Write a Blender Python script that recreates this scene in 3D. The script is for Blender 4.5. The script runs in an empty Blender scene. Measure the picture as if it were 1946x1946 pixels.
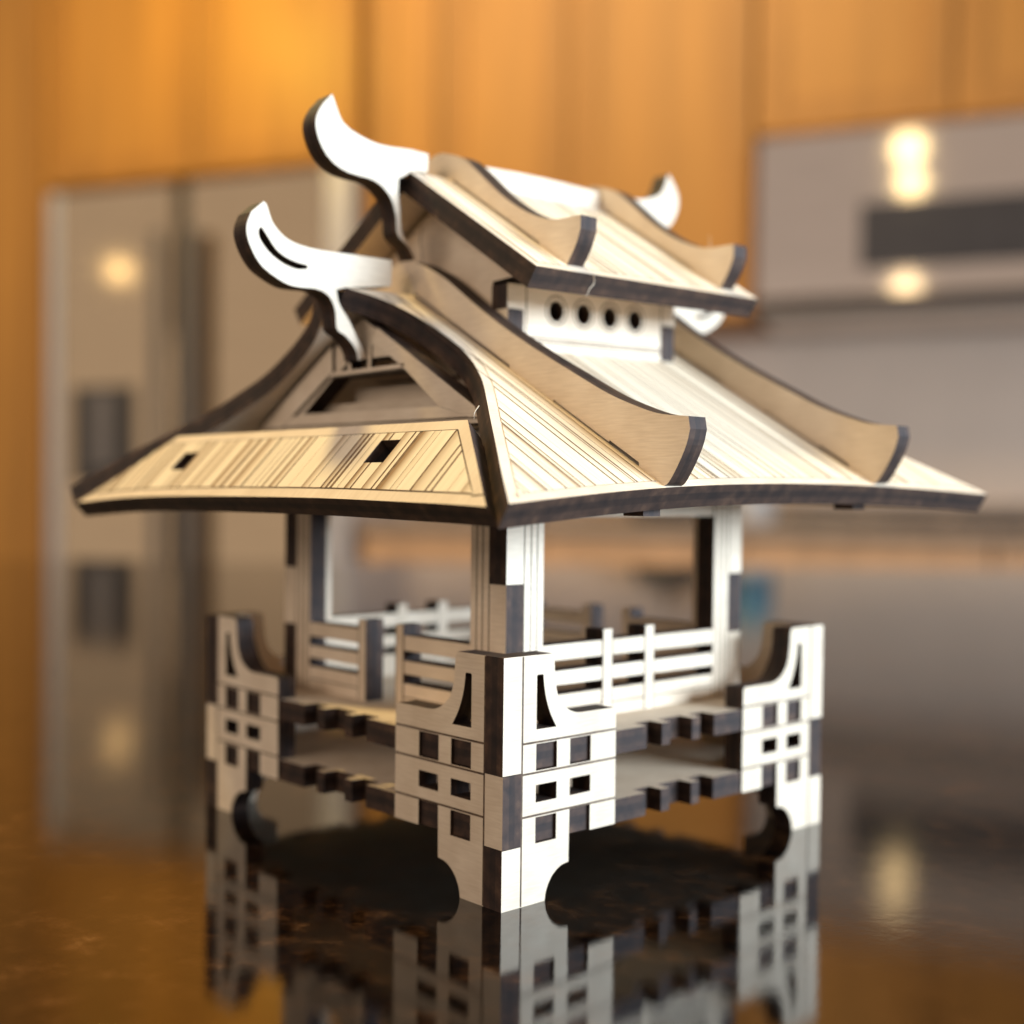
import bpy, bmesh, math, random
from mathutils import Vector, Matrix
from mathutils.geometry import tessellate_polygon

random.seed(7)
scene = bpy.context.scene
COL = scene.collection
MM = 0.001

# ------------------------------------------------------------------ camera
cd = bpy.data.cameras.new("camera")
cam = bpy.data.objects.new("camera", cd)
COL.objects.link(cam)
Rm = Matrix(((0.7628017977, 0.0089300166, -0.6465707016),
             (-0.6465613772, 0.0253491090, -0.7624406916),
             (0.0095813832, 0.9996387735, 0.0251101497)))
cam.matrix_world = Matrix.Translation((-0.136928, -0.141070, 0.065185)) @ Rm.to_4x4()
cd.sensor_width = 36.0
cd.lens = 2400.24 / 1946 * 36.0
cd.shift_x = (973 - 799.47) / 1946
cd.shift_y = (1002.49 - 973) / 1946
cd.clip_start = 0.01
cd.clip_end = 50
cd.dof.use_dof = True
cd.dof.focus_distance = 0.194
cd.dof.aperture_fstop = 9.0
scene.camera = cam

# ------------------------------------------------------------------ world, lights, exposure
world = bpy.data.worlds.new("World")
scene.world = world
world.use_nodes = True
bg = world.node_tree.nodes["Background"]
bg.inputs[0].default_value = (1.0, 0.85, 0.76, 1)
bg.inputs[1].default_value = 0.40
scene.view_settings.view_transform = 'Standard'
scene.view_settings.look = 'None'
scene.view_settings.exposure = 0.0
scene.view_settings.gamma = 1.0

# frame of the kitchen wall run (s along the wall to the right, o out towards the camera, z up)
EU = Vector((0.45764949, -0.88896397, 0)).normalized()
NW = Vector((-0.88896397, -0.45764949, 0)).normalized()
KO = Vector((1.803396, 2.146974, 0))


def K(s, o, z):
    return KO + EU * (s * MM) + NW * (o * MM) + Vector((0, 0, z * MM))


def area_light(name, loc, target, sx, sy, power, color):
    l = bpy.data.lights.new(name, 'AREA')
    l.shape = 'RECTANGLE'
    l.size, l.size_y = sx, sy
    l.energy = power
    l.color = color
    o = bpy.data.objects.new(name, l)
    COL.objects.link(o)
    o.location = loc
    o.rotation_euler = (Vector(target) - Vector(loc)).to_track_quat('-Z', 'Y').to_euler()
    return o


def bulb(name, loc, power, color, r):
    l = bpy.data.lights.new(name, 'POINT')
    l.energy = power
    l.color = color
    l.shadow_soft_size = r
    o = bpy.data.objects.new(name, l)
    COL.objects.link(o)
    o.location = loc
    return o


area_light("window_light", (0.60, -1.32, 0.35), (0.04, 0.03, 0.06), 1.1, 0.54, 68, (0.63, 0.80, 1.0))
area_light("room_fill", (-1.65, 0.12, 0.66), (0.03, 0.04, 0.07), 1.2, 0.6, 9.0, (1.0, 0.87, 0.77))  # added soft fill that brightens the left-facing wood, not a particular fixture
area_light("ceiling_light", K(150, 1300, 1780), K(150, 100, 500), 1.6, 0.8, 31, (1.0, 0.72, 0.36))
bulb("cabinet_spot", K(-560, 480, 1320), 7.5, (1.0, 0.76, 0.07), 0.05)
bulb("pendant_bulb", (0.110, 0.149, 1.388), 0.55, (1.0, 0.80, 0.42), 0.055)
bulb("pendant_bulb", (0.085, 0.125, 1.265), 0.42, (1.0, 0.80, 0.42), 0.05)
bulb("pendant_bulb", (0.066, 0.129, 0.872), 0.34, (1.0, 0.80, 0.48), 0.05)
bulb("pendant_bulb", (-1.027, 3.287, 1.069), 0.26, (1.0, 0.80, 0.48), 0.05)


sl = bpy.data.lights.new("pendant_spot", 'SPOT')
sl.energy = 48
sl.color = (1.0, 0.78, 0.34)
sl.spot_size = math.radians(62)
sl.spot_blend = 0.6
sl.shadow_soft_size = 0.06
so = bpy.data.objects.new("pendant_spot", sl)
COL.objects.link(so)
so.location = (-0.14, 0.56, 1.06)
so.rotation_euler = (Vector((0.03, 0.04, 0.05)) - so.location).to_track_quat('-Z', 'Y').to_euler()


# ------------------------------------------------------------------ materials
def new_mat(name):
    m = bpy.data.materials.new(name)
    m.use_nodes = True
    nt = m.node_tree
    return m, nt, nt.nodes["Principled BSDF"]


def N(nt, t, **kw):
    n = nt.nodes.new(t)
    for k, v in kw.items():
        setattr(n, k, v)
    return n


def ramp(nt, stops):
    r = N(nt, 'ShaderNodeValToRGB')
    e = r.color_ramp.elements
    e[0].position, e[0].color = stops[0][0], (*stops[0][1], 1)
    e[1].position, e[1].color = stops[-1][0], (*stops[-1][1], 1)
    for p, c in stops[1:-1]:
        x = e.new(p)
        x.color = (*c, 1)
    return r


def wood_face(name, c1, c2, uvscale=(0.25, 3.0)):
    m, nt, b = new_mat(name)
    uv = N(nt, 'ShaderNodeUVMap')
    mp = N(nt, 'ShaderNodeMapping')
    mp.inputs['Scale'].default_value = (uvscale[0], uvscale[1], 1)
    nt.links.new(uv.outputs[0], mp.inputs[0])
    n1 = N(nt, 'ShaderNodeTexNoise')
    n1.inputs['Scale'].default_value = 1.0
    n1.inputs['Detail'].default_value = 5
    nt.links.new(mp.outputs[0], n1.inputs['Vector'])
    r = ramp(nt, [(0.3, c2), (0.7, c1)])
    nt.links.new(n1.outputs[0], r.inputs[0])
    # soft blotches
    n2 = N(nt, 'ShaderNodeTexNoise')
    n2.inputs['Scale'].default_value = 0.12
    n2.inputs['Detail'].default_value = 2
    nt.links.new(uv.outputs[0], n2.inputs['Vector'])
    r2 = ramp(nt, [(0.3, (0.86, 0.83, 0.80)), (0.7, (1, 1, 1))])
    nt.links.new(n2.outputs[0], r2.inputs[0])
    mx = N(nt, 'ShaderNodeMix', data_type='RGBA', blend_type='MULTIPLY')
    mx.inputs[0].default_value = 1
    nt.links.new(r.outputs[0], mx.inputs[6])
    nt.links.new(r2.outputs[0], mx.inputs[7])
    oi = N(nt, 'ShaderNodeObjectInfo')
    r3 = ramp(nt, [(0.0, (0.90, 0.87, 0.83)), (1.0, (1.04, 1.03, 1.02))])
    nt.links.new(oi.outputs['Random'], r3.inputs[0])
    mx3 = N(nt, 'ShaderNodeMix', data_type='RGBA', blend_type='MULTIPLY')
    mx3.inputs[0].default_value = 1
    nt.links.new(mx.outputs[2], mx3.inputs[6])
    nt.links.new(r3.outputs[0], mx3.inputs[7])
    nt.links.new(mx3.outputs[2], b.inputs['Base Color'])
    b.inputs['Roughness'].default_value = 0.62
    bp = N(nt, 'ShaderNodeBump')
    bp.inputs['Strength'].default_value = 0.12
    bp.inputs['Distance'].default_value = 0.0002
    nt.links.new(n1.outputs[0], bp.inputs['Height'])
    nt.links.new(bp.outputs[0], b.inputs['Normal'])
    return m


M_FACE = wood_face("birch_ply_face", (0.78, 0.645, 0.48), (0.68, 0.545, 0.395))


def burnt():
    m, nt, b = new_mat("laser_burnt_edge")
    tc = N(nt, 'ShaderNodeTexCoord')
    n1 = N(nt, 'ShaderNodeTexNoise')
    n1.inputs['Scale'].default_value = 420
    n1.inputs['Detail'].default_value = 5
    nt.links.new(tc.outputs['Object'], n1.inputs['Vector'])
    r = ramp(nt, [(0.32, (0.018, 0.008, 0.004)), (0.58, (0.040, 0.019, 0.010)), (0.80, (0.085, 0.043, 0.022))])
    nt.links.new(n1.outputs[0], r.inputs[0])
    uv = N(nt, 'ShaderNodeUVMap')
    sp = N(nt, 'ShaderNodeSeparateXYZ')
    nt.links.new(uv.outputs[0], sp.inputs[0])
    lay = ramp(nt, [(0.0, (1.25, 1.2, 1.15)), (0.33, (1.1, 1.1, 1.1)), (0.36, (0.6, 0.58, 0.55)), (0.63, (0.7, 0.66, 0.62)),
                    (0.67, (1.1, 1.1, 1.1)), (1.0, (1.25, 1.2, 1.15))])
    nt.links.new(sp.outputs[1], lay.inputs[0])
    mx = N(nt, 'ShaderNodeMix', data_type='RGBA', blend_type='MULTIPLY')
    mx.inputs[0].default_value = 1
    nt.links.new(r.outputs[0], mx.inputs[6])
    nt.links.new(lay.outputs[0], mx.inputs[7])
    nt.links.new(mx.outputs[2], b.inputs['Base Color'])
    b.inputs['Roughness'].default_value = 0.68
    b.inputs['Specular IOR Level'].default_value = 0.35
    bp = N(nt, 'ShaderNodeBump')
    bp.inputs['Strength'].default_value = 0.25
    bp.inputs['Distance'].default_value = 0.0002
    nt.links.new(n1.outputs[0], bp.inputs['Height'])
    nt.links.new(bp.outputs[0], b.inputs['Normal'])
    return m


M_BURNT = burnt()


def engraved(name="engraved_line", lo=(0.045, 0.024, 0.012), hi=(0.13, 0.075, 0.038)):
    m, nt, b = new_mat(name)
    tc = N(nt, 'ShaderNodeTexCoord')
    n1 = N(nt, 'ShaderNodeTexNoise')
    n1.inputs['Scale'].default_value = 900
    nt.links.new(tc.outputs['Object'], n1.inputs['Vector'])
    r = ramp(nt, [(0.35, lo), (0.7, hi)])
    nt.links.new(n1.outputs[0], r.inputs[0])
    nt.links.new(r.outputs[0], b.inputs['Base Color'])
    b.inputs['Roughness'].default_value = 0.8
    return m


M_LINE = engraved()
M_SCORCH = engraved("scorched_groove", (0.12, 0.062, 0.026), (0.27, 0.16, 0.075))


def strip_mat():
    """engraved roof strip: pale ply with a scorched edge; u runs across, v is the strip's own burn strength"""
    m, nt, b = new_mat("engraved_roof_strip")
    uv = N(nt, 'ShaderNodeUVMap')
    uv.uv_map = "burn"
    sp = N(nt, 'ShaderNodeSeparateXYZ')
    nt.links.new(uv.outputs[0], sp.inputs[0])
    pw = N(nt, 'ShaderNodeMath', operation='POWER')
    nt.links.new(sp.outputs[0], pw.inputs[0])
    pw.inputs[1].default_value = 1.7
    ml = N(nt, 'ShaderNodeMath', operation='MULTIPLY')
    nt.links.new(pw.outputs[0], ml.inputs[0])
    nt.links.new(sp.outputs[1], ml.inputs[1])
    g = N(nt, 'ShaderNodeUVMap')
    g.uv_map = "UVMap"
    mp = N(nt, 'ShaderNodeMapping')
    mp.inputs['Scale'].default_value = (1.2, 0.06, 1)
    nt.links.new(g.outputs[0], mp.inputs[0])
    n1 = N(nt, 'ShaderNodeTexNoise')
    n1.inputs['Scale'].default_value = 1.0
    n1.inputs['Detail'].default_value = 5
    nt.links.new(mp.outputs[0], n1.inputs['Vector'])
    r = ramp(nt, [(0.3, (0.75, 0.60, 0.41)), (0.7, (0.82, 0.69, 0.50))])
    nt.links.new(n1.outputs[0], r.inputs[0])
    mx = N(nt, 'ShaderNodeMix', data_type='RGBA')
    nt.links.new(ml.outputs[0], mx.inputs[0])
    nt.links.new(r.outputs[0], mx.inputs[6])
    mx.inputs[7].default_value = (0.25, 0.125, 0.04, 1)
    nt.links.new(mx.outputs[2], b.inputs['Base Color'])
    b.inputs['Roughness'].default_value = 0.6
    return m


M_STRIP = strip_mat()


def simple(name, color, rough=0.5, metal=0.0, noise=0.0, nscale=30, stretch=(1, 1, 1)):
    m, nt, b = new_mat(name)
    b.inputs['Roughness'].default_value = rough
    b.inputs['Metallic'].default_value = metal
    tc = N(nt, 'ShaderNodeTexCoord')
    mp = N(nt, 'ShaderNodeMapping')
    mp.inputs['Scale'].default_value = stretch
    nt.links.new(tc.outputs['Object'], mp.inputs[0])
    n1 = N(nt, 'ShaderNodeTexNoise')
    n1.inputs['Scale'].default_value = nscale
    n1.inputs['Detail'].default_value = 4
    nt.links.new(mp.outputs[0], n1.inputs['Vector'])
    lo = tuple(x * (1 - noise) for x in color)
    hi = tuple(min(1, x * (1 + noise)) for x in color)
    r = ramp(nt, [(0.3, lo), (0.7, hi)])
    nt.links.new(n1.outputs[0], r.inputs[0])
    nt.links.new(r.outputs[0], b.inputs['Base Color'])
    return m


M_OAK = simple("honey_oak", (0.46, 0.205, 0.033), 0.45, 0, 0.15, 3.0, (6, 6, 0.5))
M_OAKR = simple("honey_oak_rail", (0.41, 0.178, 0.028), 0.45, 0, 0.15, 3.0, (6, 6, 0.5))
M_STEEL = simple("brushed_steel", (0.88, 0.76, 0.65), 0.07, 1.0, 0.06, 20, (0.5, 0.5, 8))
M_FRIDGE = simple("warm_brushed_steel", (0.90, 0.68, 0.42), 0.09, 1.0, 0.08, 20, (0.5, 0.5, 8))
M_MAPLE = simple("maple_front", (0.62, 0.36, 0.18), 0.45, 0, 0.12, 3.0, (6, 6, 0.5))
M_STEELTRIM = simple("pale_steel_trim", (0.62, 0.58, 0.55), 0.45, 0.6, 0.04)
M_BLACKGLASS = simple("black_glass", (0.05, 0.045, 0.045), 0.12, 0, 0.1)
M_DARKPL = simple("dark_plastic", (0.05, 0.042, 0.036), 0.45, 0, 0.1)
M_WALL = simple("backsplash_paint", (0.66, 0.51, 0.39), 0.5, 0, 0.06, 6)
M_TILE = simple("backsplash_tile", (0.78, 0.61, 0.46), 0.4, 0, 0.06, 4)
M_GREYPL = simple("grey_plastic", (0.16, 0.14, 0.13), 0.45, 0, 0.1)
M_HANDLE = simple("satin_handle", (0.10, 0.085, 0.075), 0.75, 0.0, 0.05)
M_FARSLAB = simple("brown_granite_slab", (0.36, 0.26, 0.18), 0.3, 0, 0.3, 60)
M_BLUE = simple("blue_plastic", (0.09, 0.23, 0.32), 0.35, 0, 0.05)
M_WHITEPL = simple("pale_plastic", (0.55, 0.53, 0.50), 0.4, 0, 0.04)
M_IRON = simple("cast_iron", (0.025, 0.023, 0.022), 0.6, 0, 0.2)
M_KICK = simple("kitchen_floor_tile", (0.23, 0.16, 0.10), 0.5, 0, 0.15, 5)


def granite():
    m, nt, b = new_mat("polished_dark_granite")
    tc = N(nt, 'ShaderNodeTexCoord')
    n1 = N(nt, 'ShaderNodeTexNoise')
    n1.inputs['Scale'].default_value = 150
    n1.inputs['Detail'].default_value = 9
    n1.inputs['Roughness'].default_value = 0.72
    nt.links.new(tc.outputs['Object'], n1.inputs['Vector'])
    r1 = ramp(nt, [(0.40, (0.0015, 0.001, 0.001)), (0.52, (0.011, 0.0045, 0.0017)), (0.62, (0.042, 0.017, 0.006)), (0.73, (0.14, 0.065, 0.022))])
    nt.links.new(n1.outputs[0], r1.inputs[0])
    n2 = N(nt, 'ShaderNodeTexNoise')
    n2.inputs['Scale'].default_value = 26
    n2.inputs['Detail'].default_value = 6
    nt.links.new(tc.outputs['Object'], n2.inputs['Vector'])
    r2 = ramp(nt, [(0.38, (0.16, 0.15, 0.14)), (0.62, (1, 1, 1))])
    nt.links.new(n2.outputs[0], r2.inputs[0])
    mx = N(nt, 'ShaderNodeMix', data_type='RGBA', blend_type='MULTIPLY')
    mx.inputs[0].default_value = 1
    nt.links.new(r1.outputs[0], mx.inputs[6])
    nt.links.new(r2.outputs[0], mx.inputs[7])
    nt.links.new(mx.outputs[2], b.inputs['Base Color'])
    # polish with faint smears
    n3 = N(nt, 'ShaderNodeTexNoise')
    n3.inputs['Scale'].default_value = 14
    n3.inputs['Detail'].default_value = 5
    nt.links.new(tc.outputs['Object'], n3.inputs['Vector'])
    r3 = ramp(nt, [(0.35, (0.018, 0.018, 0.018)), (0.75, (0.065, 0.065, 0.065))])
    nt.links.new(n3.outputs[0], r3.inputs[0])
    nt.links.new(r3.outputs[0], b.inputs['Roughness'])
    bp = N(nt, 'ShaderNodeBump')
    bp.inputs['Strength'].default_value = 0.02
    bp.inputs['Distance'].default_value = 0.001
    nt.links.new(n1.outputs[0], bp.inputs['Height'])
    nt.links.new(bp.outputs[0], b.inputs['Normal'])
    b.inputs['IOR'].default_value = 1.82
    return m


M_GRANITE = granite()


# ------------------------------------------------------------------ mesh helpers
def link(name, me, parent=None, loc=None, **props):
    o = bpy.data.objects.new(name, me)
    COL.objects.link(o)
    if parent is not None:
        o.parent = parent
    if loc is not None:
        o.location = loc
    for k, v in props.items():
        o[k] = v
    return o


def empty(name, loc, label, cat, group=None):
    o = bpy.data.objects.new(name, None)
    COL.objects.link(o)
    o.location = loc
    o.empty_display_size = 0.02
    o['label'] = label
    o['category'] = cat
    if group:
        o['group'] = group
    return o


def origin_of(p):
    """world position of a thing or of a part of it (no rotations are used)"""
    v = Vector((0, 0, 0))
    while p is not None:
        v += p.location
        p = p.parent
    return v


def catmull(pts, n=5, closed=False):
    P = [Vector(p) for p in pts]
    out = []
    m = len(P)
    rng = range(m if closed else m - 1)
    for i in rng:
        p1, p2 = P[i], P[(i + 1) % m]
        p0 = P[i - 1] if (closed or i > 0) else p1 * 2 - p2
        p3 = P[(i + 2) % m] if (closed or i + 2 < m) else p2 * 2 - p1
        for k in range(n):
            t = k / n
            out.append(0.5 * ((2 * p1) + (p2 - p0) * t + (2 * p0 - 5 * p1 + 4 * p2 - p3) * t * t
                              + (3 * p1 - p0 - 3 * p2 + p3) * t ** 3))
    if not closed:
        out.append(P[-1])
    return [tuple(v) for v in out]


def circle(cx, cy, r, n=28):
    return [(cx + r * math.cos(2 * math.pi * k / n), cy + r * math.sin(2 * math.pi * k / n)) for k in range(n)]


def plate(name, parent, loops, f, nrm, th, face=None, edge=None, **props):
    """a laser-cut sheet: loops = [outline, hole, ...] in 2D mm; f(u, v) -> point (mm) on its front face;
    nrm = direction of the front face; th = thickness in mm, laid behind the front face"""
    face = face or M_FACE
    edge = edge or M_BURNT
    org = origin_of(parent)
    nv = Vector(nrm).normalized()
    flat, tess = [], []
    for lp in loops:
        tess.append([Vector((p[0], p[1], 0)) for p in lp])
        flat += [tuple(p[:2]) for p in lp]
    tris = tessellate_polygon(tess)
    bm = bmesh.new()
    uvl = bm.loops.layers.uv.new("UVMap")
    A = [bm.verts.new((Vector(f(*p))) * MM - org) for p in flat]
    B = [bm.verts.new((Vector(f(*p)) - nv * th) * MM - org) for p in flat]
    # orientation of the map
    for t in tris:
        a, b_, c = (A[i].co for i in t)
        n = (b_ - a).cross(c - a)
        if n.length < 1e-16:
            continue
        t = tuple(t) if n.dot(nv) > 0 else (t[0], t[2], t[1])
        for vs, order, mi in ((A, t, 0), (B, (t[0], t[2], t[1]), 0)):
            try:
                fc = bm.faces.new([vs[i] for i in order])
            except ValueError:
                continue
            fc.material_index = mi
            for l, i in zip(fc.loops, order):
                l[uvl].uv = flat[i]
    k = 0
    for li, lp in enumerate(loops):
        m = len(lp)
        ar = sum(lp[i][0] * lp[(i + 1) % m][1] - lp[(i + 1) % m][0] * lp[i][1] for i in range(m))
        e1 = Vector(f(1, 0)) - Vector(f(0, 0))
        e2 = Vector(f(0, 1)) - Vector(f(0, 0))
        pos = (ar > 0) == (e1.cross(e2).dot(nv) > 0)
        if li > 0:
            pos = not pos
        for i in range(m):
            a, b_ = k + i, k + (i + 1) % m
            q = [A[a], B[a], B[b_], A[b_]] if pos else [A[b_], B[b_], B[a], A[a]]
            try:
                fc = bm.faces.new(q)
                fc.material_index = 1
                for l in fc.loops:
                    l[uvl].uv = (i * 1.3, 0.0 if (l.vert is A[a] or l.vert is A[b_]) else 1.0)
            except ValueError:
                pass
        k += m
    me = bpy.data.meshes.new(name)
    bm.to_mesh(me)
    bm.free()
    me.materials.append(face)
    me.materials.append(edge)
    return link(name, me, parent, **props)


def lines(name, parent, segs, f, nrm, w=0.34, lift=0.03, mat=None):
    """engraved lines joined into one thin part just on a sheet's face"""
    org = origin_of(parent)
    nv = Vector(nrm).normalized()
    vs, fs = [], []
    for (p, q) in segs:
        p, q = Vector(p), Vector(q)
        d = (q - p).normalized()
        s = Vector((-d.y, d.x)) * w * 0.5
        b0 = len(vs)
        for z in (lift, -0.05):
            for pt in (p + s, p - s, q - s, q + s):
                vs.append((Vector(f(pt.x, pt.y)) + nv * z) * MM - org)
        fs.append((b0, b0 + 1, b0 + 2, b0 + 3))
        for i in range(4):
            j = (i + 1) % 4
            fs.append((b0 + i, b0 + j, b0 + 4 + j, b0 + 4 + i))
    me = bpy.data.meshes.new(name)
    me.from_pydata([tuple(v) for v in vs], [], fs)
    bm = bmesh.new()
    bm.from_mesh(me)
    bmesh.ops.recalc_face_normals(bm, faces=bm.faces)
    bm.to_mesh(me)
    bm.free()
    me.materials.append(mat or M_LINE)
    return link(name, me, parent, kind='stuff')


def rect(a, b, c, d):
    return [(a, b), (c, b), (c, d), (a, d)]


# ================================================================== the countertop (structure)
def box_mesh(name, corners8, mats, bev=0.0):
    me = bpy.data.meshes.new(name)
    bm = bmesh.new()
    v = [bm.verts.new(c) for c in corners8]
    for q in ((0, 1, 2, 3), (7, 6, 5, 4), (0, 4, 5, 1), (1, 5, 6, 2), (2, 6, 7, 3), (3, 7, 4, 0)):
        bm.faces.new([v[i] for i in q])
    bmesh.ops.recalc_face_normals(bm, faces=bm.faces)
    if bev > 0:
        bmesh.ops.bevel(bm, geom=list(bm.edges), offset=bev, segments=2, affect='EDGES', profile=0.5)
    bm.to_mesh(me)
    bm.free()
    me.materials.append(mats)
    return me


def kbox(name, parent, s0, s1, o0, o1, z0, z1, mat, bev=2.0, **props):
    org = origin_of(parent) if parent else Vector((0, 0, 0))
    c = [K(s, o, z) - org for z in (z0, z1) for (s, o) in ((s0, o0), (s1, o0), (s1, o1), (s0, o1))]
    return link(name, box_mesh(name, c, mat, bev * MM), parent, **props)


FW = Vector((0.64677464, 0.76268117, 0))
RT = Vector((0.76268117, -0.64677464, 0))


def cpt(r, fw, z):
    p = Vector((-0.1369, -0.1411, 0)) + RT * r + FW * fw
    return Vector((p.x, p.y, z))


c8 = [cpt(r, w, z) for z in (-0.04, 0.0) for (r, w) in ((-1.6, -0.5), (1.6, -0.5), (1.5, 1.18), (-1.5, 1.26))]
link("countertop", box_mesh("countertop", c8, M_GRANITE, 0.004), None, kind='structure')
c8 = [cpt(r, w, z) for z in (-0.905, -0.9) for (r, w) in ((-4, -2), (4, -2), (4, 5), (-4, 5))]
link("floor", box_mesh("floor", c8, M_KICK), None, kind='structure')

# ================================================================== the wooden pavilion model
W = 89.2
T = 4.1
PAV = empty("pavilion_model", (44.6 * MM, 44.6 * MM, 0),
            "laser-cut plywood pavilion model with two tiered roofs standing on the dark granite countertop",
            "model pavilion")

# ---- base: eight corner panels, box-jointed in pairs
curve_in = catmull([(10.9, 40.0), (11.35, 39.0), (11.5, 37.0), (11.7, 35.4), (12.1, 33.6), (13.0, 32.0),
                    (14.5, 30.7), (16.3, 29.95), (18.0, 29.75)], 4)
foot = catmull([(15.2, 5.4), (13.2, 5.0), (11.3, 3.7), (10.1, 1.8), (9.7, 0.0)], 5)


def panel_outline(kind):
    if kind == 'a':       # its fingers reach the corner above and below
        left = [(0, 0), (0, 9.65), (T, 9.65), (T, 21.4), (0, 21.4), (0, 40)]
    else:
        left = [(T, 0), (T, 9.75), (0, 9.75), (0, 21.3), (T, 21.3), (T, 40)]
    return left + curve_in + [(26.1, 29.7), (26.55, 29.25), (26.6, 9.8), (20.3, 9.8), (20.3, 14.1), (15.3, 14.1)] + foot


tri_hole = [(7.4, 36.6), (7.6, 36.8), (8.7, 36.8), (8.9, 36.6)] + catmull(
    [(8.95, 36.0), (9.2, 34.3), (9.75, 32.3), (10.6, 30.3), (12.0, 28.0)], 4) + [(7.4, 28.05)]
panel_holes = [tri_hole] + [rect(7.4, 21.4, 12.2, 25.7), rect(15.3, 21.4, 20.3, 25.7),
                            rect(7.4, 16.3, 12.2, 19.1), rect(15.3, 16.3, 20.3, 19.1),
                            rect(7.4, 9.7, 12.2, 13.9)]
seg_panel = [((T + .25, 26.0), (26.55, 26.0)),
             ((T + .25, 21.1), (26.55, 21.1)), ((T + .25, 14.25), (26.55, 14.25)), ((T + .12, 0.1), (T + .12, 39.9))]

# side frames: (map, outward normal, kind)
SIDES = []
for (orgx, orgy, dx, dy, n, kind) in (
        (0, 0, 1, 0, (0, -1, 0), 'a'), (W, 0, -1, 0, (0, -1, 0), 'a'),
        (0, 0, 0, 1, (-1, 0, 0), 'b'), (0, W, 0, -1, (-1, 0, 0), 'b'),
        (0, W, 1, 0, (0, 1, 0), 'a'), (W, W, -1, 0, (0, 1, 0), 'a'),
        (W, 0, 0, 1, (1, 0, 0), 'b'), (W, W, 0, -1, (1, 0, 0), 'b')):
    SIDES.append((lambda u, v, a=orgx, b=orgy, c=dx, d=dy: (a + c * u, b + d * u, v), n, kind))

for f, n, kind in SIDES:
    p = plate("base_panel", PAV, [panel_outline(kind)] + panel_holes, f, n, T)
    p.location.x += random.uniform(-.1, .1) * MM * abs(n[1])
    p.location.y += random.uniform(-.1, .1) * MM * abs(n[0])
    lines("engraving", p, seg_panel, f, n)


# ---- base: two horizontal plates with notched edges and tabs through the panels
def plate_side():
    H = W / 2
    half = [(4.3, 4.3), (7.5, 4.3), (7.5, 0.6), (12.1, 0.6), (12.1, 4.3), (15.4, 4.3), (15.4, 0.6), (20.2, 0.6),
            (20.2, 4.3), (26.75, 4.3), (26.75, 0.3), (35.0, 0.3), (35.0, 3.2), (39.2, 3.2), (39.2, 0.3), (41.5, 0.3), (41.5, 3.2)]
    return half + [(W - s, o) for s, o in reversed(half)]


def square_loop(side):
    out = []
    for k in range(4):
        for s, o in side[:-1]:
            x, y = s - W / 2, o - W / 2
            for _ in range(k):
                x, y = -y, x
            out.append((x + W / 2, y + W / 2))
    return out


for (zt, name) in ((25.55, "floor_plate"), (13.8, "floor_plate")):
    plate(name, PAV, [square_loop(plate_side())], lambda u, v, z=zt: (u, v, z), (0, 0, 1), 4.0)

# ---- columns: four L-shaped pairs of strips
D = 11.6
CW = 8.9


def col_outline(kind):
    t = T
    if kind == 'a':
        left = [(0, 25.6), (0, 38.5), (t, 38.5), (t, 50.3), (0, 50.3), (0, 66)]
    else:
        left = [(t, 25.6), (t, 38.6), (0, 38.6), (0, 50.2), (t, 50.2), (t, 66)]
    return left + [(CW, 66), (CW, 25.6)]


col_seg = [((u, 25.7), (u, 65)) for u in (T + .1, 5.85, 7.35)]
for (sx, sy) in ((0, 0), (1, 0), (0, 1), (1, 1)):
    ox = D if not sx else W - D
    oy = D if not sy else W - D
    dx = 1 if not sx else -1
    dy = 1 if not sy else -1
    fa = lambda u, v, ox=ox, oy=oy, dx=dx: (ox + dx * u, oy, v)
    fb = lambda u, v, ox=ox, oy=oy, dy=dy: (ox, oy + dy * u, v)
    na = (0, -1 if not sy else 1, 0)
    nb = (-1 if not sx else 1, 0, 0)
    pa = plate("column", PAV, [col_outline('a')], fa, na, T)
    lines("engraving", pa, col_seg, fa, na, 0.22)
    pb = plate("column", PAV, [col_outline('b')], fb, nb, T)
    lines("engraving", pb, col_seg, fb, nb, 0.22)


# ---- railings: slats and posts
def railing(f, n, spans, posts):
    first = None
    for (a, b_) in spans:
        base = plate("railing", PAV, [rect(a, 25.6, b_, 30.45)], f, n, T - 0.1)
        lines("engraving", base, [((a + .1, 27.9), (b_ - .1, 27.9))], f, n, 0.2)
        for (z0, z1) in ((32.2, 34.65), (36.55, 39.35)):
            plate("slat", base, [rect(a, z0, b_, z1)], f, n, T - 0.1)
        first = first or base
    bases = first
    for (a, b_) in posts:
        g = lambda u, v, f=f, n=n: Vector(f(u, v)) + Vector(n) * 0.12
        po = plate("post", bases, [rect(a, 25.58, b_, 41.3)], g, n, T + 0.14)
        lines("engraving", po, [((a + .1, 25.7), (a + .1, 41.2)), ((b_ - .1, 25.7), (b_ - .1, 41.2))], g, n, 0.18)


RP = [(36.1, 38.8), (47.9, 50.6)]
railing(lambda u, v: (u, D + .1, v), (0, -1, 0), [(20.4, W - 20.4)], RP)
railing(lambda u, v: (W - u, W - D - .1, v), (0, 1, 0), [(20.4, W - 20.4)], RP)
LP = [(38.6, 41.0), (49.9, 52.4)]
railing(lambda u, v: (D + .1, u, v), (-1, 0, 0), [(20.4, 38.6), (52.4, W - 20.4)], LP)
railing(lambda u, v: (W - D - .1, W - u, v), (1, 0, 0), [(20.4, 38.6), (52.4, W - 20.4)], LP)

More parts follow.
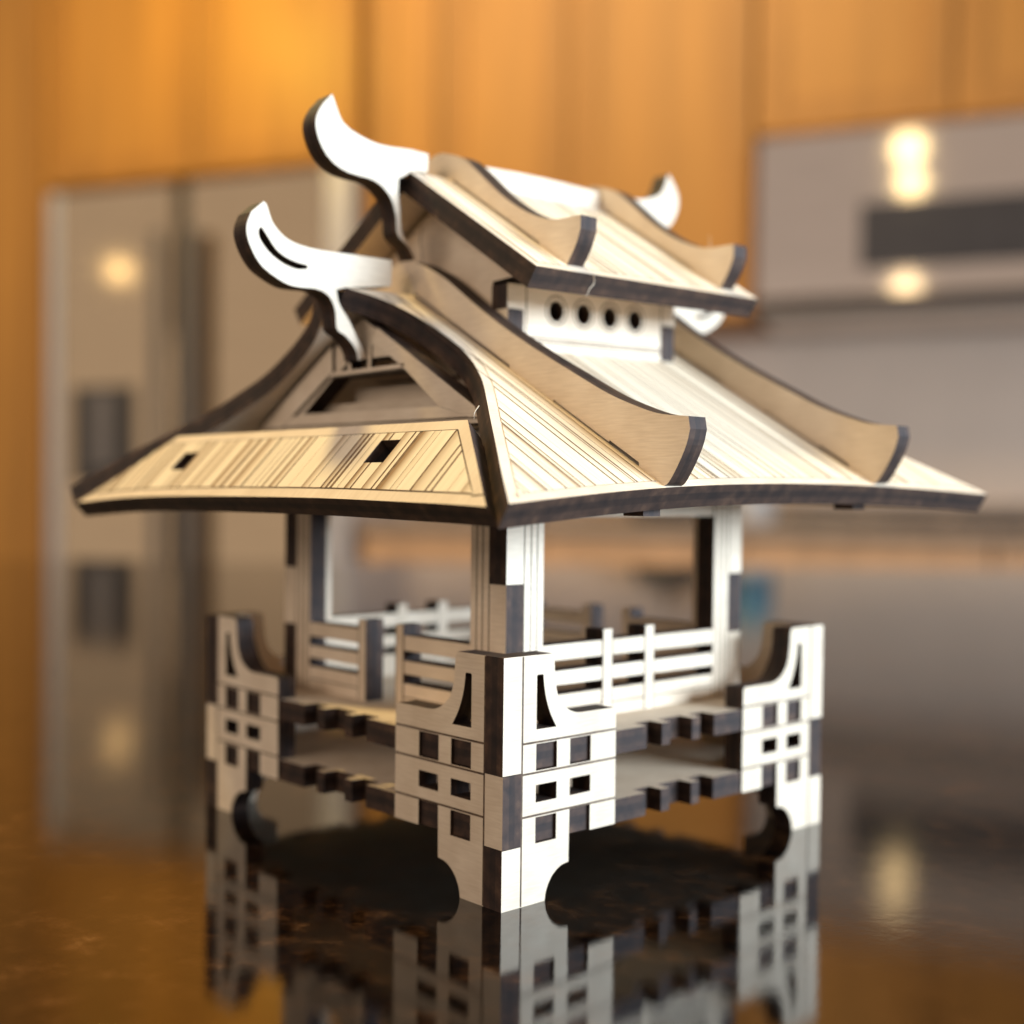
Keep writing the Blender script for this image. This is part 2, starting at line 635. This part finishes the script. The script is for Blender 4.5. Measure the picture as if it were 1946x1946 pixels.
# ---- lintels and ceiling plate carrying the roof
for (f, n) in ((lambda u, v: (u, D + .3, v), (0, -1, 0)), (lambda u, v: (u, W - D - .3, v), (0, 1, 0)),
               (lambda u, v: (D + .3, u, v), (-1, 0, 0)), (lambda u, v: (W - D - .3, u, v), (1, 0, 0))):
    plate("lintel", PAV, [rect(D + CW + .05, 61.7, W - D - CW - .05, 66)], f, n, 3.5)
plate("ceiling_plate", PAV, [rect(7, 7, W - 7, W - 7)], lambda u, v: (u, v, 70.1), (0, 0, 1), 4.0)

# ================================================================== roofs
RX, RY, TX, TY = 45.9717, 43.4368, 0.003174, 0.019091


def RM(X, Y, Z):
    """roof frame -> model frame; the glued roof sits about one degree off level"""
    return Vector((X + RX, Y + RY, Z + TX * Y + TY * X))


def rdir(v):
    return Vector((v[0], v[1], v[2] + TX * v[1] + TY * v[0]))


A_, B_, ZE, ZR = 66.93, 65.21, 65.596, 103.41
YC = 0.5            # ridge centre line
slF = (ZR - ZE) / (B_ - 1.5)


def zF(y):
    return ZR + (y + 1.5) * slF


def clip_strip(poly, ax, lo, hi):
    """clip a polygon to lo <= p[ax] <= hi"""
    def half(P, keep, lim):
        out = []
        for i in range(len(P)):
            a, b_ = P[i], P[(i + 1) % len(P)]
            ka, kb = keep(a[ax]), keep(b_[ax])
            if ka:
                out.append(a)
            if ka != kb:
                t = (lim - a[ax]) / (b_[ax] - a[ax])
                out.append((a[0] + (b_[0] - a[0]) * t, a[1] + (b_[1] - a[1]) * t))
        return out
    P = half(list(poly), lambda x: x >= lo, lo)
    if P:
        P = half(P, lambda x: x <= hi, hi)
    return P


def strips(parent, poly, ax, f, nrm, wmin, wmax, skip=(), bold=1.0):
    """the engraved strips of a roof sheet, each a thin piece just proud of the scorched ground"""
    org = origin_of(parent)
    nv = Vector(nrm).normalized()
    lo, hi = min(p[ax] for p in poly), max(p[ax] for p in poly)
    # scorched ground
    gv = [tuple((Vector(f(*p)) + nv * 0.03) * MM - org) for p in poly]
    tr = tessellate_polygon([[Vector((p[0], p[1], 0)) for p in poly]])
    ok = []
    for t in tr:
        n = (Vector(gv[t[1]]) - Vector(gv[t[0]])).cross(Vector(gv[t[2]]) - Vector(gv[t[0]]))
        ok.append(tuple(t) if n.dot(nv) > 0 else (t[0], t[2], t[1]))
    if poly:
        if skip:                           # the ground keeps clear of the cut-outs too
            hs_ = [[(h[2], h[0]), (h[3], h[0]), (h[3], h[1]), (h[2], h[1])] for h in skip]
            allp = list(poly) + [p for h in hs_ for p in h]
            gv = [tuple((Vector(f(*p)) + nv * 0.03) * MM - org) for p in allp]
            tr = tessellate_polygon([[Vector((p[0], p[1], 0)) for p in lp] for lp in [poly] + hs_])
            ok = []
            for t in tr:
                n = (Vector(gv[t[1]]) - Vector(gv[t[0]])).cross(Vector(gv[t[2]]) - Vector(gv[t[0]]))
                ok.append(tuple(t) if n.dot(nv) > 0 else (t[0], t[2], t[1]))
        me = bpy.data.meshes.new("engraving")
        me.from_pydata(gv, [], ok)
        me.materials.append(M_SCORCH)
        link("engraving", me, parent)
    x = lo
    while x < hi - 0.2:
        w = random.uniform(wmin, wmax)
        if random.random() < 0.22:
            w *= 0.45
        gap = random.choice((0.06, 0.14, 0.26, 0.42)) * bold
        x1 = min(x + w, hi)
        P = clip_strip(poly, ax, x + gap, x1)
        burn = random.choice((0.0, 0.08, 0.25, 0.65, 1.0)) * random.uniform(0.7, 1.1) * (1.3 if bold > 1 else 1.0)
        pieces = [P]
        for (h0, h1, g0, g1) in skip:      # keep clear of the cut-outs
            if x1 > h0 and x + gap < h1 and P:
                mid = clip_strip(P, ax, max(h0, x + gap), min(h1, x1))
                pieces = [clip_strip(mid, 1 - ax, -999, g0) if mid else None, clip_strip(mid, 1 - ax, g1, 999) if mid else None,
                          clip_strip(P, ax, -999, h0) if x + gap < h0 else None, clip_strip(P, ax, h1, 999) if x1 > h1 else None]
        for P in pieces:
            if not P or len(P) < 3:
                continue
            bm = bmesh.new()
            u0 = bm.loops.layers.uv.new("UVMap")
            u1 = bm.loops.layers.uv.new("burn")
            vs = [bm.verts.new((Vector(f(*p)) + nv * 0.10) * MM - org) for p in P]
            lw = [bm.verts.new((Vector(f(*p)) + nv * 0.01) * MM - org) for p in P]
            fc = bm.faces.new(vs)
            fc.normal_update()
            if fc.normal.dot(nv) < 0:
                fc.normal_flip()
            co = {v: p for v, p in zip(vs, P)}
            for l in fc.loops:
                p = co[l.vert]
                l[u0].uv = (p[ax] + x * 3.1, p[1 - ax])
                l[u1].uv = ((p[ax] - x) / max(w, .1), burn)
            m = len(P)
            for i in range(m):
                q = bm.faces.new([vs[i], lw[i], lw[(i + 1) % m], vs[(i + 1) % m]])
                for l in q.loops:
                    l[u1].uv = (1, 0.8)
            bm.normal_update()
            me = bpy.data.meshes.new("roof_strip")
            bm.to_mesh(me)
            bm.free()
            me.materials.append(M_STRIP)
            link("roof_strip", me, parent)
        x = x1


def inset(poly, d):
    """shrink a (counter-clockwise or clockwise) outline by d"""
    m = len(poly)
    ar = sum(poly[i][0] * poly[(i + 1) % m][1] - poly[(i + 1) % m][0] * poly[i][1] for i in range(m))
    sg = 1 if ar > 0 else -1
    out = []
    for i in range(m):
        p0, p, p1 = (Vector(poly[i - 1]), Vector(poly[i]), Vector(poly[(i + 1) % m]))
        d0, d1 = (p - p0).normalized(), (p1 - p).normalized()
        n0, n1 = Vector((-d0.y, d0.x)) * sg, Vector((-d1.y, d1.x)) * sg
        b = (n0 + n1)
        if b.length < 1e-6:
            b = n0
        b.normalize()
        out.append(tuple(p + b * d / max(0.35, b.dot(n0))))
    return out


# ---- lower roof: long slopes (coordinates: X along the ridge, Y across)
edge_l = catmull([(-46.0, -1.4), (-40.5, -4.6), (-37.4, -8.9), (-36.0, -14.0), (-35.7, -20.0), (-36.9, -25.0), (-39.1, -29.4),
                  (-42.1, -34.0), (-49.7, -43.6), (-55.8, -51.4), (-61.3, -58.4), (-66.3, -65.0)], 4)
eave = catmull([(-66.3, -65.0), (-55.1, -63.9), (-41.8, -62.7), (-28, -61.8), (-14, -61.3), (2, -61.2), (16, -61.5),
                (30, -62.2), (48, -63.6), (66.3, -65.4)], 4)
edge_r = [(-x, y) for x, y in reversed(edge_l)]
outF = edge_l[:-1] + eave + edge_r[1:]
nF = Vector((0, -slF, 1)).normalized()
fF = lambda u, v: RM(u, v, zF(v))
slope_f = plate("lower_roof_slope", PAV, [outF], fF, rdir(nF), 4.0)
fB = lambda u, v: RM(u, 2 * YC - v, zF(v))
nB = Vector((0, slF, 1)).normalized()
edge_b = catmull([(-48.6, -1.4), (-46.6, -6.5), (-45.0, -10.5), (-44.3, -16.4), (-45.0, -24.7), (-47.7, -31.2), (-51.2, -37.9),
                  (-61.5, -51.1), (-68.6, -62.2)], 4)
outB = edge_b + eave[6:-6] + [(-x, y) for x, y in reversed(edge_b)]
slope_b = plate("lower_roof_slope", PAV, [outB], fB, rdir(nB), 4.0)
# engraved field: three fields between the fins
inF = inset(outF, 1.7)
for (a, b_) in ((-80, -30.3), (-25.7, 29.7), (34.3, 80)):
    P = clip_strip(inF, 0, a, b_)
    P = clip_strip(P, 1, -80, -3.5)
    strips(slope_f, P, 0, fF, rdir(nF), 1.1, 3.0)

# ---- lower roof: short hip slopes with two slots
XH, ZH = 55.09, 77.366
nH = Vector((-0.70505795, 0, 0.7091497))
slH = 0.70505795 / 0.7091497


def zH(x):          # x is negative on the left
    return ZH + (x + XH) * slH


hip = [(-54.6, -43.9)] + catmull([(-67.25, -61.6), (-67.0, -53.0), (-66.8, -42), (-66.5, -23), (-66.45, -2), (-66.6, 22),
                                  (-67.1, 42), (-68.4, 62.0)], 4) + [(-54.8, 44.8)]
hole1 = [(-58.4, 33.4), (-58.4, 28.3), (-61.75, 28.3), (-61.75, 33.4)]
hole2 = [(-57.4, -26.7), (-57.4, -31.7), (-61.0, -31.7), (-61.0, -26.7)]
for sgn in (1, -1):
    fH = lambda u, v, s=sgn: RM(s * u, v, zH(u))
    n = rdir((sgn * nH.x, 0, nH.z))
    hs = plate("hip_slope", PAV, [hip, hole1, hole2], fH, n, 4.0)
    if sgn == 1:
        strips(hs, inset(hip, 1.6), 1, fH, n, 1.3, 3.8, bold=1.7, skip=((28.3, 33.4, -61.75, -58.4), (-31.7, -26.7, -61.0, -57.4)))
        ih = inset(hip, 1.55)
        lines("engraving", hs, [(ih[i], ih[(i + 1) % len(ih)]) for i in range(len(ih))], fH, n, 0.22, 0.04)

# ---- lower gables
for sgn in (1, -1):
    xg = -40.6
    fG = lambda u, v, s=sgn: RM(s * xg, u, v)
    outer = [(-33.5, 78.2), (34.5, 78.2), (33.0, 80.0), (YC + 0.6, 98.2), (YC - 0.6, 98.2), (-32.0, 80.0)]
    opening = [(-22.2, 81.4), (19.0, 81.6), (9.3, 88.1), (-12.6, 88.3)]
    slot = [(-10.8, 89.1), (7.2, 89.1), (4.4, 91.0), (-7.6, 91.0)]
    gf = plate("gable_frame", PAV, [outer, opening, slot], fG, (-sgn, 0, 0), T)
    fP = lambda u, v, s=sgn: RM(s * (xg - 0.75), u, v)
    for nm, P in (("rafter", [(33.5, 79.0), (25.2, 79.2), (8.6, 89.2), (8.8, 94.0)]),
                  ("rafter", [(-3.5, 94.0), (-12.2, 88.7), (-22.0, 81.4), (-29.6, 79.2), (-34.0, 79.2), (-5.0, 96.2)]),
                  ("tie_bar", [(9.9, 88.25), (-11.9, 88.55), (-12.9, 89.25), (8.3, 89.05)]),
                  ("sill", [(24.9, 79.3), (-29.2, 79.3), (-22.3, 81.25), (21.6, 81.25)])):
        plate(nm, gf, [P], fP, (-sgn, 0, 0), 0.72)
    for yy in (-2.2, 3.8):
        plate("gable_pin", gf, [rect(yy - .5, 88.7, yy + .5, 93.2 if yy < 0 else 90.4)],
              lambda u, v, s=sgn: RM(s * (xg - 0.35), u, v), (-sgn, 0, 0), 1.2)
    plate("gable_beam", PAV, [rect(-27, 77.5, 27, 83.4)], lambda u, v, s=sgn: RM(s * -36.3, u, v), (-sgn, 0, 0), 1.5)
    plate("gable_beam", PAV, [rect(-29, 77.5, 12, 86.4)], lambda u, v, s=sgn: RM(s * -33.2, u, v), (-sgn, 0, 0), T)

# ---- lower finials, standing in the ridge line
fin_low = catmull([(-63.5, 116.4), (-62.9, 115.9), (-62.45, 114.8), (-61.7, 113.2), (-60.3, 111.7), (-58.3, 110.5), (-55.5, 109.8),
                   (-51.3, 109.45), (-44.8, 109.45)], 3) + [(-35.3, 109.4), (-35.4, 104.6), (-45.8, 103.4), (-48.0, 102.8)] + \
    catmull([(-47.6, 101.0), (-46.9, 99.7), (-45.0, 97.4), (-43.2, 94.4), (-40.75, 91.0)], 3) + [(-43.0, 90.5)] + \
    catmull([(-43.2, 91.6), (-43.9, 92.9), (-45.7, 94.6), (-47.6, 95.6), (-48.0, 96.8), (-48.2, 99.0), (-49.1, 100.9), (-50.5, 102.0),
             (-52.7, 102.55), (-55.5, 102.5), (-58.2, 102.7), (-60.9, 103.7), (-63.6, 105.2), (-65.4, 107.2), (-66.7, 109.8),
             (-66.9, 112.0), (-66.0, 114.3)], 3)
fin_hole = catmull([(-63.9, 111.9), (-63.0, 110.9), (-61.0, 108.6), (-58.9, 107.4), (-56.5, 106.75), (-54.5, 106.5), (-54.3, 106.1), (-54.6, 105.8),
                    (-56.9, 105.6), (-60.0, 106.5), (-62.6, 108.1), (-64.3, 110.1), (-64.45, 111.5)], 3, True)
for sgn in (1, -1):
    fZ = lambda u, v, s=sgn: RM(s * u, -1.5, v)
    plate("lower_finial", PAV, [fin_low, fin_hole], fZ, (0, -1, 0), T)

# ---- lower ridge fins
fin_top = catmull([(1.6, 110.2), (-1.3, 109.7), (-5.5, 108.1), (-10.6, 105.4), (-17.7, 100.5), (-24.5, 96.1), (-31.4, 92.1), (-36.6, 89.3),
                   (-43.6, 85.7), (-50.2, 82.4), (-56.5, 80.0), (-60.8, 78.8), (-65.9, 78.3)], 3) + \
    catmull([(-66.25, 76.4), (-65.6, 74.0), (-64.1, 71.0), (-62.4, 68.4), (-61.3, 67.75)], 3)


def fin_base(y0, y1, gap0, gap1, zf):
    out = []
    for y, g in ((-56.5, .0), (-56.5, .7), (-50.4, .7), (-50.4, .35), (-38.0, .35), (-37.9, -.2), (-27.6, -.2), (-27.5, .6), (-1.6, .6), (-1.5, -1.0)):
        out.append((y, zf(y) + g))
    return out


half = fin_top + fin_base(0, 0, 0, 0, zF)
body = half + [(1.6, 101.5)]
mirror = [(2 * 1.6 - y, z) for y, z in reversed(half[1:])]
fin_outline = half + mirror
for xf in (-30.0, 30.0):
    plate("lower_ridge_fin", PAV, [fin_outline], lambda u, v, x=xf: RM(x, u, v), (-1, 0, 0), T)

# ---- clerestory between the roofs
CX = 0.4
YW = -20.0
fC = lambda u, v: RM(u, YW, v)
wl, wr = -23.4, 24.1
outl = [(wl + T, 90.8), (wr - T, 90.8), (wr - T, 99.6), (wr, 99.6), (wr, 104.2), (wr - T, 104.2), (wr - T, 108.5), (wl + T, 108.5),
        (wl + T, 104.2), (wl, 104.2), (wl, 99.7), (wl + T, 99.7)]
holes = [circle(x, 100.1, 1.95) for x in (-10.7, -3.2, 4.3, 11.8)]
cw = plate("clerestory_wall", PAV, [outl] + holes, fC, (0, -1, 0), T)
ring = []
for x in (-10.7, -3.2, 4.3, 11.8):
    c = circle(x, 100.25, 2.75, 32)
    ring += [(c[i], c[(i + 1) % 32]) for i in range(32)]
ring += [((wl + T + .7, 93.0), (wl + T + .7, 108)), ((wr - T - .1, 93.0), (wr - T - .1, 108))]
ring += [((wl + T + .7, 94.9), (wr - T, 94.9)), ((wl + T + .7, 94.2), (wr - T, 94.2))]
lines("engraving", cw, ring, fC, (0, -1, 0), 0.3)
plate("clerestory_wall", PAV, [outl], lambda u, v: RM(u, 2 * YC - YW, v), (0, 1, 0), T)

ZE2, ZR2, A2, B2 = 104.4345, 126.38, 31.25, 35.08
slU = (ZR2 - ZE2) / (B2 - 1.5)


def zU(y):
    return ZR2 + (y + 1.5) * slU


for sgn in (1, -1):
    xs = wl + 0.1 if sgn == 1 else wr - 0.1
    fs = lambda u, v, x=xs: RM(x, u, v)
    hb = [(-16.0, 104.9), (-16.0, 99.8), (-20.0, 99.8), (-20.0, 88.5)]
    og = [(YC, 121.0), (-22.6, 107.2), (-20.9, 105.2)] + hb + [(2 * YC - y, z) for y, z in reversed(hb)] + \
         [(2 * YC + 20.9, 105.2), (2 * YC + 22.6, 107.2)]
    gw = plate("gable_wall", PAV, [og], fs, (-sgn, 0, 0), T - 0.1)
    lines("engraving", gw, [((4.3, 106), (4.0, 113.0)), ((4.0, 113.0), (4.6, 115.0)), ((4.6, 115.0), (4.2, 118.0))], fs, (-sgn, 0, 0), 0.22)

# ---- upper roof slopes
outU = [(-A2, -1.3), (-A2, -B2 + .1), (A2, -B2 + .1), (A2, -1.3)]
nU = Vector((0, -slU, 1)).normalized()
fU = lambda u, v: RM(u, v, zU(v))
us = plate("upper_roof_slope", PAV, [outU], fU, rdir(nU), 4.0)
fUb = lambda u, v: RM(u, 2 * YC - v, zU(v))
plate("upper_roof_slope", PAV, [outU], fUb, rdir((0, slU, 1)), 4.0)
inU = inset(outU, 1.6)
for (a, b_) in ((-40, -21.8), (-17.1, 21.7), (26.4, 40)):
    P = clip_strip(inU, 0, a, b_)
    strips(us, P, 0, fU, rdir(nU), 0.9, 2.6)

# ---- upper fins
fin2_top = catmull([(1.5, 131.7), (0.0, 131.6), (-5.3, 129.7), (-9.4, 126.6), (-14.9, 121.9), (-20.3, 118.1), (-25.5, 115.5), (-29.8, 114.3),
                    (-35.8, 114.2)], 4) + catmull([(-35.8, 111.8), (-34.8, 109.3), (-33.3, 106.9), (-32.6, 105.9)], 3)
b2 = [(-32.0, zU(-32.0) - .2), (-26, zU(-26) - .2), (-25.9, zU(-25.9) + .45), (-2.9, zU(-2.9) + .45), (-2.8, zU(-2.8) - 1.0)]
half2 = fin2_top + b2
mir2 = [(3.0 - y, z) for y, z in reversed(half2[1:])]
for xf in (-21.5, 22.0):
    plate("upper_ridge_fin", PAV, [half2 + mir2], lambda u, v, x=xf: RM(x, u, v), (-1, 0, 0), T)

# ---- upper finials and ridge board
fin_up = catmull([(-49.3, 137.3), (-48.7, 136.3), (-48.0, 134.7), (-46.9, 132.9), (-45.0, 131.75), (-42.4, 130.9), (-39.4, 130.3), (-35.9, 130.2),
                  (-30.9, 130.5)], 3) + [(-26.7, 130.3), (-26.9, 126.9), (-30.4, 126.6), (-33.9, 124.6), (-33.9, 121.9), (-33.5, 119.0), (-33.15, 115.1)] + \
    catmull([(-32.6, 114.0), (-30.6, 112.6), (-29.4, 110.3)], 3) + [(-29.9, 110.1)] + \
    catmull([(-31.2, 112.2), (-33.3, 113.6), (-34.2, 114.8), (-34.4, 117.3), (-35.3, 120.2), (-36.6, 121.8), (-38.2, 122.9), (-40.5, 123.6), (-43.5, 123.8),
             (-46.4, 124.2), (-49.0, 125.3), (-51.1, 127.2), (-52.4, 129.6), (-52.8, 131.8), (-52.3, 133.6), (-51.2, 135.3)], 3)
for sgn in (1, -1):
    fZ = lambda u, v, s=sgn: RM(u if s == 1 else -u - 4.6, -1.5, v)
    plate("upper_finial", PAV, [fin_up], fZ, (0, -1, 0), T)
plate("ridge_board", PAV, [[(-17.2, 125.0), (21.7, 125.0), (21.7, 129.9), (14.9, 130.2), (5, 130.4), (-3.1, 130.4), (-11.9, 130.2), (-17.2, 130.2)]],
      lambda u, v: RM(u, -1.5, v), (0, -1, 0), T)

# ---- loose wood fibres left by the laser
def fibre(pts, r=0.11):
    P = catmull(pts, 4)
    bm = bmesh.new()
    rings = []
    for i, p in enumerate(P):
        rr = r * (1.0 - 0.6 * i / len(P))
        c = RM(*p)
        rings.append([bm.verts.new((c + Vector((math.cos(k * 2.094) * rr, math.sin(k * 2.094) * rr, 0.05 * k))) * MM - PAV.location)
                      for k in range(3)])
    for a, b_ in zip(rings, rings[1:]):
        for k in range(3):
            bm.faces.new([a[k], a[(k + 1) % 3], b_[(k + 1) % 3], b_[k]])
    bmesh.ops.recalc_face_normals(bm, faces=bm.faces)
    me = bpy.data.meshes.new("wood_fibre")
    bm.to_mesh(me)
    bm.free()
    me.materials.append(M_FACE)
    link("wood_fibre", me, PAV)


fibre([(-17.6, -35.5, 104.4), (-17.9, -35.8, 102.8), (-18.9, -35.7, 101.7), (-19.5, -35.5, 100.3)])
fibre([(-50.0, -41.4, 80.2), (-50.4, -40.8, 79.1), (-50.2, -40.5, 77.9)])
fibre([(21.6, -30.3, 114.0), (21.5, -30.6, 115.3), (21.7, -30.2, 116.8)])

# ---- tenons of the fins poking out under the eaves
for xf, yb in ((-30.0, -54.0), (30.0, -54.0)):
    plate("fin_tenon", PAV, [rect(-57.5, 63.1, -53.5, 66.5)], lambda u, v, x=xf: RM(x, u, v), (-1, 0, 0), T, M_BURNT)


# ================================================================== the kitchen behind (far out of focus)
def thing_k(name, s, o, z, label, cat, group=None):
    return empty(name, K(s, o, z), label, cat, group)


BACK = -340
kbox("wall", None, -2600, 3200, BACK - 60, BACK, -900, 1600, M_WALL, 0, kind='structure')

kbox("backsplash", None, -140, 2600, BACK + .5, BACK + 6, 4, 445, M_TILE, 1, kind='structure')


def cabinet(name, s0, s1, z0, z1, doors, label, depth=330, front=0, group=None, wood=None):
    wood = wood or (M_OAK, M_OAKR)
    t = thing_k(name, (s0 + s1) / 2, front - depth / 2, z0, label, "cabinet", group)
    kbox("carcass", t, s0, s1, front - depth, front - 22, z0, z1, wood[0], 2)
    for (a, b_) in doors:
        d = kbox("door", t, a + 3, b_ - 3, front - 21, front - 8, z0 + 4, z1 - 4, wood[0], 1.5)
        w = 62
        kbox("stile", d, a + 3, a + w, front - 7.9, front, z0 + 4, z1 - 4, wood[1], 2)
        kbox("stile", d, b_ - w, b_ - 3, front - 7.9, front, z0 + 4, z1 - 4, wood[1], 2)
        kbox("rail", d, a + w + .5, b_ - w - .5, front - 7.9, front - .4, z0 + 4, z0 + w + 6, wood[1], 2)
        kbox("rail", d, a + w + .5, b_ - w - .5, front - 7.9, front - .4, z1 - w - 6, z1 - 4, wood[1], 2)
    return t


GC = "honey oak kitchen cabinets"
cabinet("tall_cabinet", -1720, -1112, -890, 1560, [(-1720, -1112)],
        "tall honey oak panel cabinet at the far left beside the fridge", 620, 0, GC)
cabinet("wall_cabinet", -1100, -178, 880, 1560, [(-1100, -640), (-640, -178)],
        "honey oak wall cabinet brightly lit above the steel fridge", 620, 0, GC)
cabinet("wall_cabinet", -150, 757, 452, 1560, [(-150, 36), (36, 350), (350, 757)],
        "long honey oak wall cabinet between the fridge and the microwave", 330, 0, GC)
cabinet("wall_cabinet", 762, 1540, 838, 1560, [(762, 1150), (1150, 1540)],
        "honey oak wall cabinet directly above the microwave", 330, 0, GC)
cabinet("base_cabinet", -150, 2400, -890, -18, [(-150, 300), (300, 752), (752, 1240), (1240, 1700), (1700, 2400)],
        "long pale wood base cabinet under the far counter", 330, 10, None, (M_MAPLE, M_MAPLE))
far = thing_k("far_counter", 900, -150, -16, "dark granite counter slab along the far kitchen wall", "counter")
kbox("slab", far, -150, 2400, BACK + 2, 30, -16, 10, M_FARSLAB, 4)
kbox("backsplash_lip", far, -150, 2400, BACK + 6, BACK + 26, 10.5, 60, M_FARSLAB, 2)

# fridge
fr = thing_k("fridge", -640, -300, -890, "stainless steel side-by-side fridge with a dark ice dispenser in its left door", "fridge")
kbox("body", fr, -1092, -190, -620, -40, -890, 868, M_STEELTRIM, 4)
for (a, b_) in ((-1050, -696), (-650, -262)):
    kbox("door", fr, a, b_, -38, 0, -800, 862, M_FRIDGE, 1.5)
kbox("side_trim", fr, -1092, -1054, -38, 6, -880, 866, M_STEELTRIM, 5)
kbox("side_trim", fr, -258, -190, -38, 6, -880, 866, M_STEELTRIM, 5)
kbox("door_gap", fr, -695, -651, -37, -14, -800, 860, M_DARKPL, 1)
for (s0, s1) in ((-730, -702), (-640, -596)):
    kbox("handle", fr, s0, s1, 30, 56, -560, 735, M_HANDLE, 10)
dp = kbox("dispenser", fr, -1006, -812, 0.5, 6, 90, 345, M_DARKPL, 2)
kbox("dispenser_tray", dp, -985, -835, 6.5, 30, 92, 110, M_DARKPL, 2)
kbox("dispenser_panel", dp, -940, -880, 6.5, 12, 130, 330, M_GREYPL, 2)

# microwave over the range
mw = thing_k("microwave", 1150, -160, 446, "stainless steel microwave with a long dark window mounted under the right cabinet", "microwave")
kbox("body", mw, 768, 1534, -330, 20, 450, 826, M_STEEL, 10)
kbox("door", mw, 772, 1380, 20.5, 44, 476, 820, M_STEEL, 8)
kbox("window", mw, 980, 1336, 44.4, 48, 536, 668, M_BLACKGLASS, 2)
kbox("control_panel", mw, 1386, 1530, 20.5, 44, 476, 820, M_BLACKGLASS, 6)
kbox("bottom_vent", mw, 772, 1530, 20.5, 36, 446, 472, M_DARKPL, 3)

# stove top and things on the far counter (seen as reflections in the granite)
st = thing_k("cooktop", 1150, -150, 12, "black cast iron cooktop set in the far counter under the microwave", "cooktop")
kbox("glass_top", st, 790, 1510, -300, -20, 10.5, 20, M_BLACKGLASS, 3)
for i in range(4):
    kbox("grate", st, 830 + i * 170, 970 + i * 170, -280, -40, 20.5, 30, M_IRON, 4)


def lathe(name, parent, loc, prof, mat, seg=28, **props):
    bm = bmesh.new()
    rings = []
    for r, z in prof:
        rings.append([bm.verts.new((r * MM * math.cos(2 * math.pi * k / seg), r * MM * math.sin(2 * math.pi * k / seg), z * MM)) for k in range(seg)])
    for a, b_ in zip(rings, rings[1:]):
        for k in range(seg):
            bm.faces.new([a[k], a[(k + 1) % seg], b_[(k + 1) % seg], b_[k]])
    bm.faces.new(list(reversed(rings[0])))
    bm.faces.new(rings[-1])
    for fc in bm.faces:
        fc.smooth = True
    me = bpy.data.meshes.new(name)
    bm.to_mesh(me)
    bm.free()
    me.materials.append(mat)
    return link(name, me, parent, loc, **props)


bt = thing_k("soap_bottle", 764, -40, 11, "blue soap bottle with a pale base standing on the far counter", "bottle")
lathe("bottle_base", bt, (0, 0, 0), [(42, 0), (46, 3), (46, 82), (44, 84)], M_WHITEPL)
lathe("bottle_body", bt, (0, 0, 0.0845), [(46, 0), (46, 92), (34, 108), (14, 116), (13, 122)], M_BLUE)
lathe("bottle_cap", bt, (0, 0, 0.2067), [(14, 0), (14, 18), (8, 20), (8, 34)], M_WHITEPL)

pt = thing_k("kettle", 560, -140, 11, "dark kettle standing on the far counter left of the blue bottle", "kettle")
lathe("kettle_body", pt, (0, 0, 0), [(70, 0), (84, 6), (90, 50), (74, 110), (50, 130), (20, 136)], M_IRON)
lathe("lid_knob", pt, (0, 0, 0.1365), [(8, 0), (8, 10), (14, 16), (12, 24)], M_IRON)
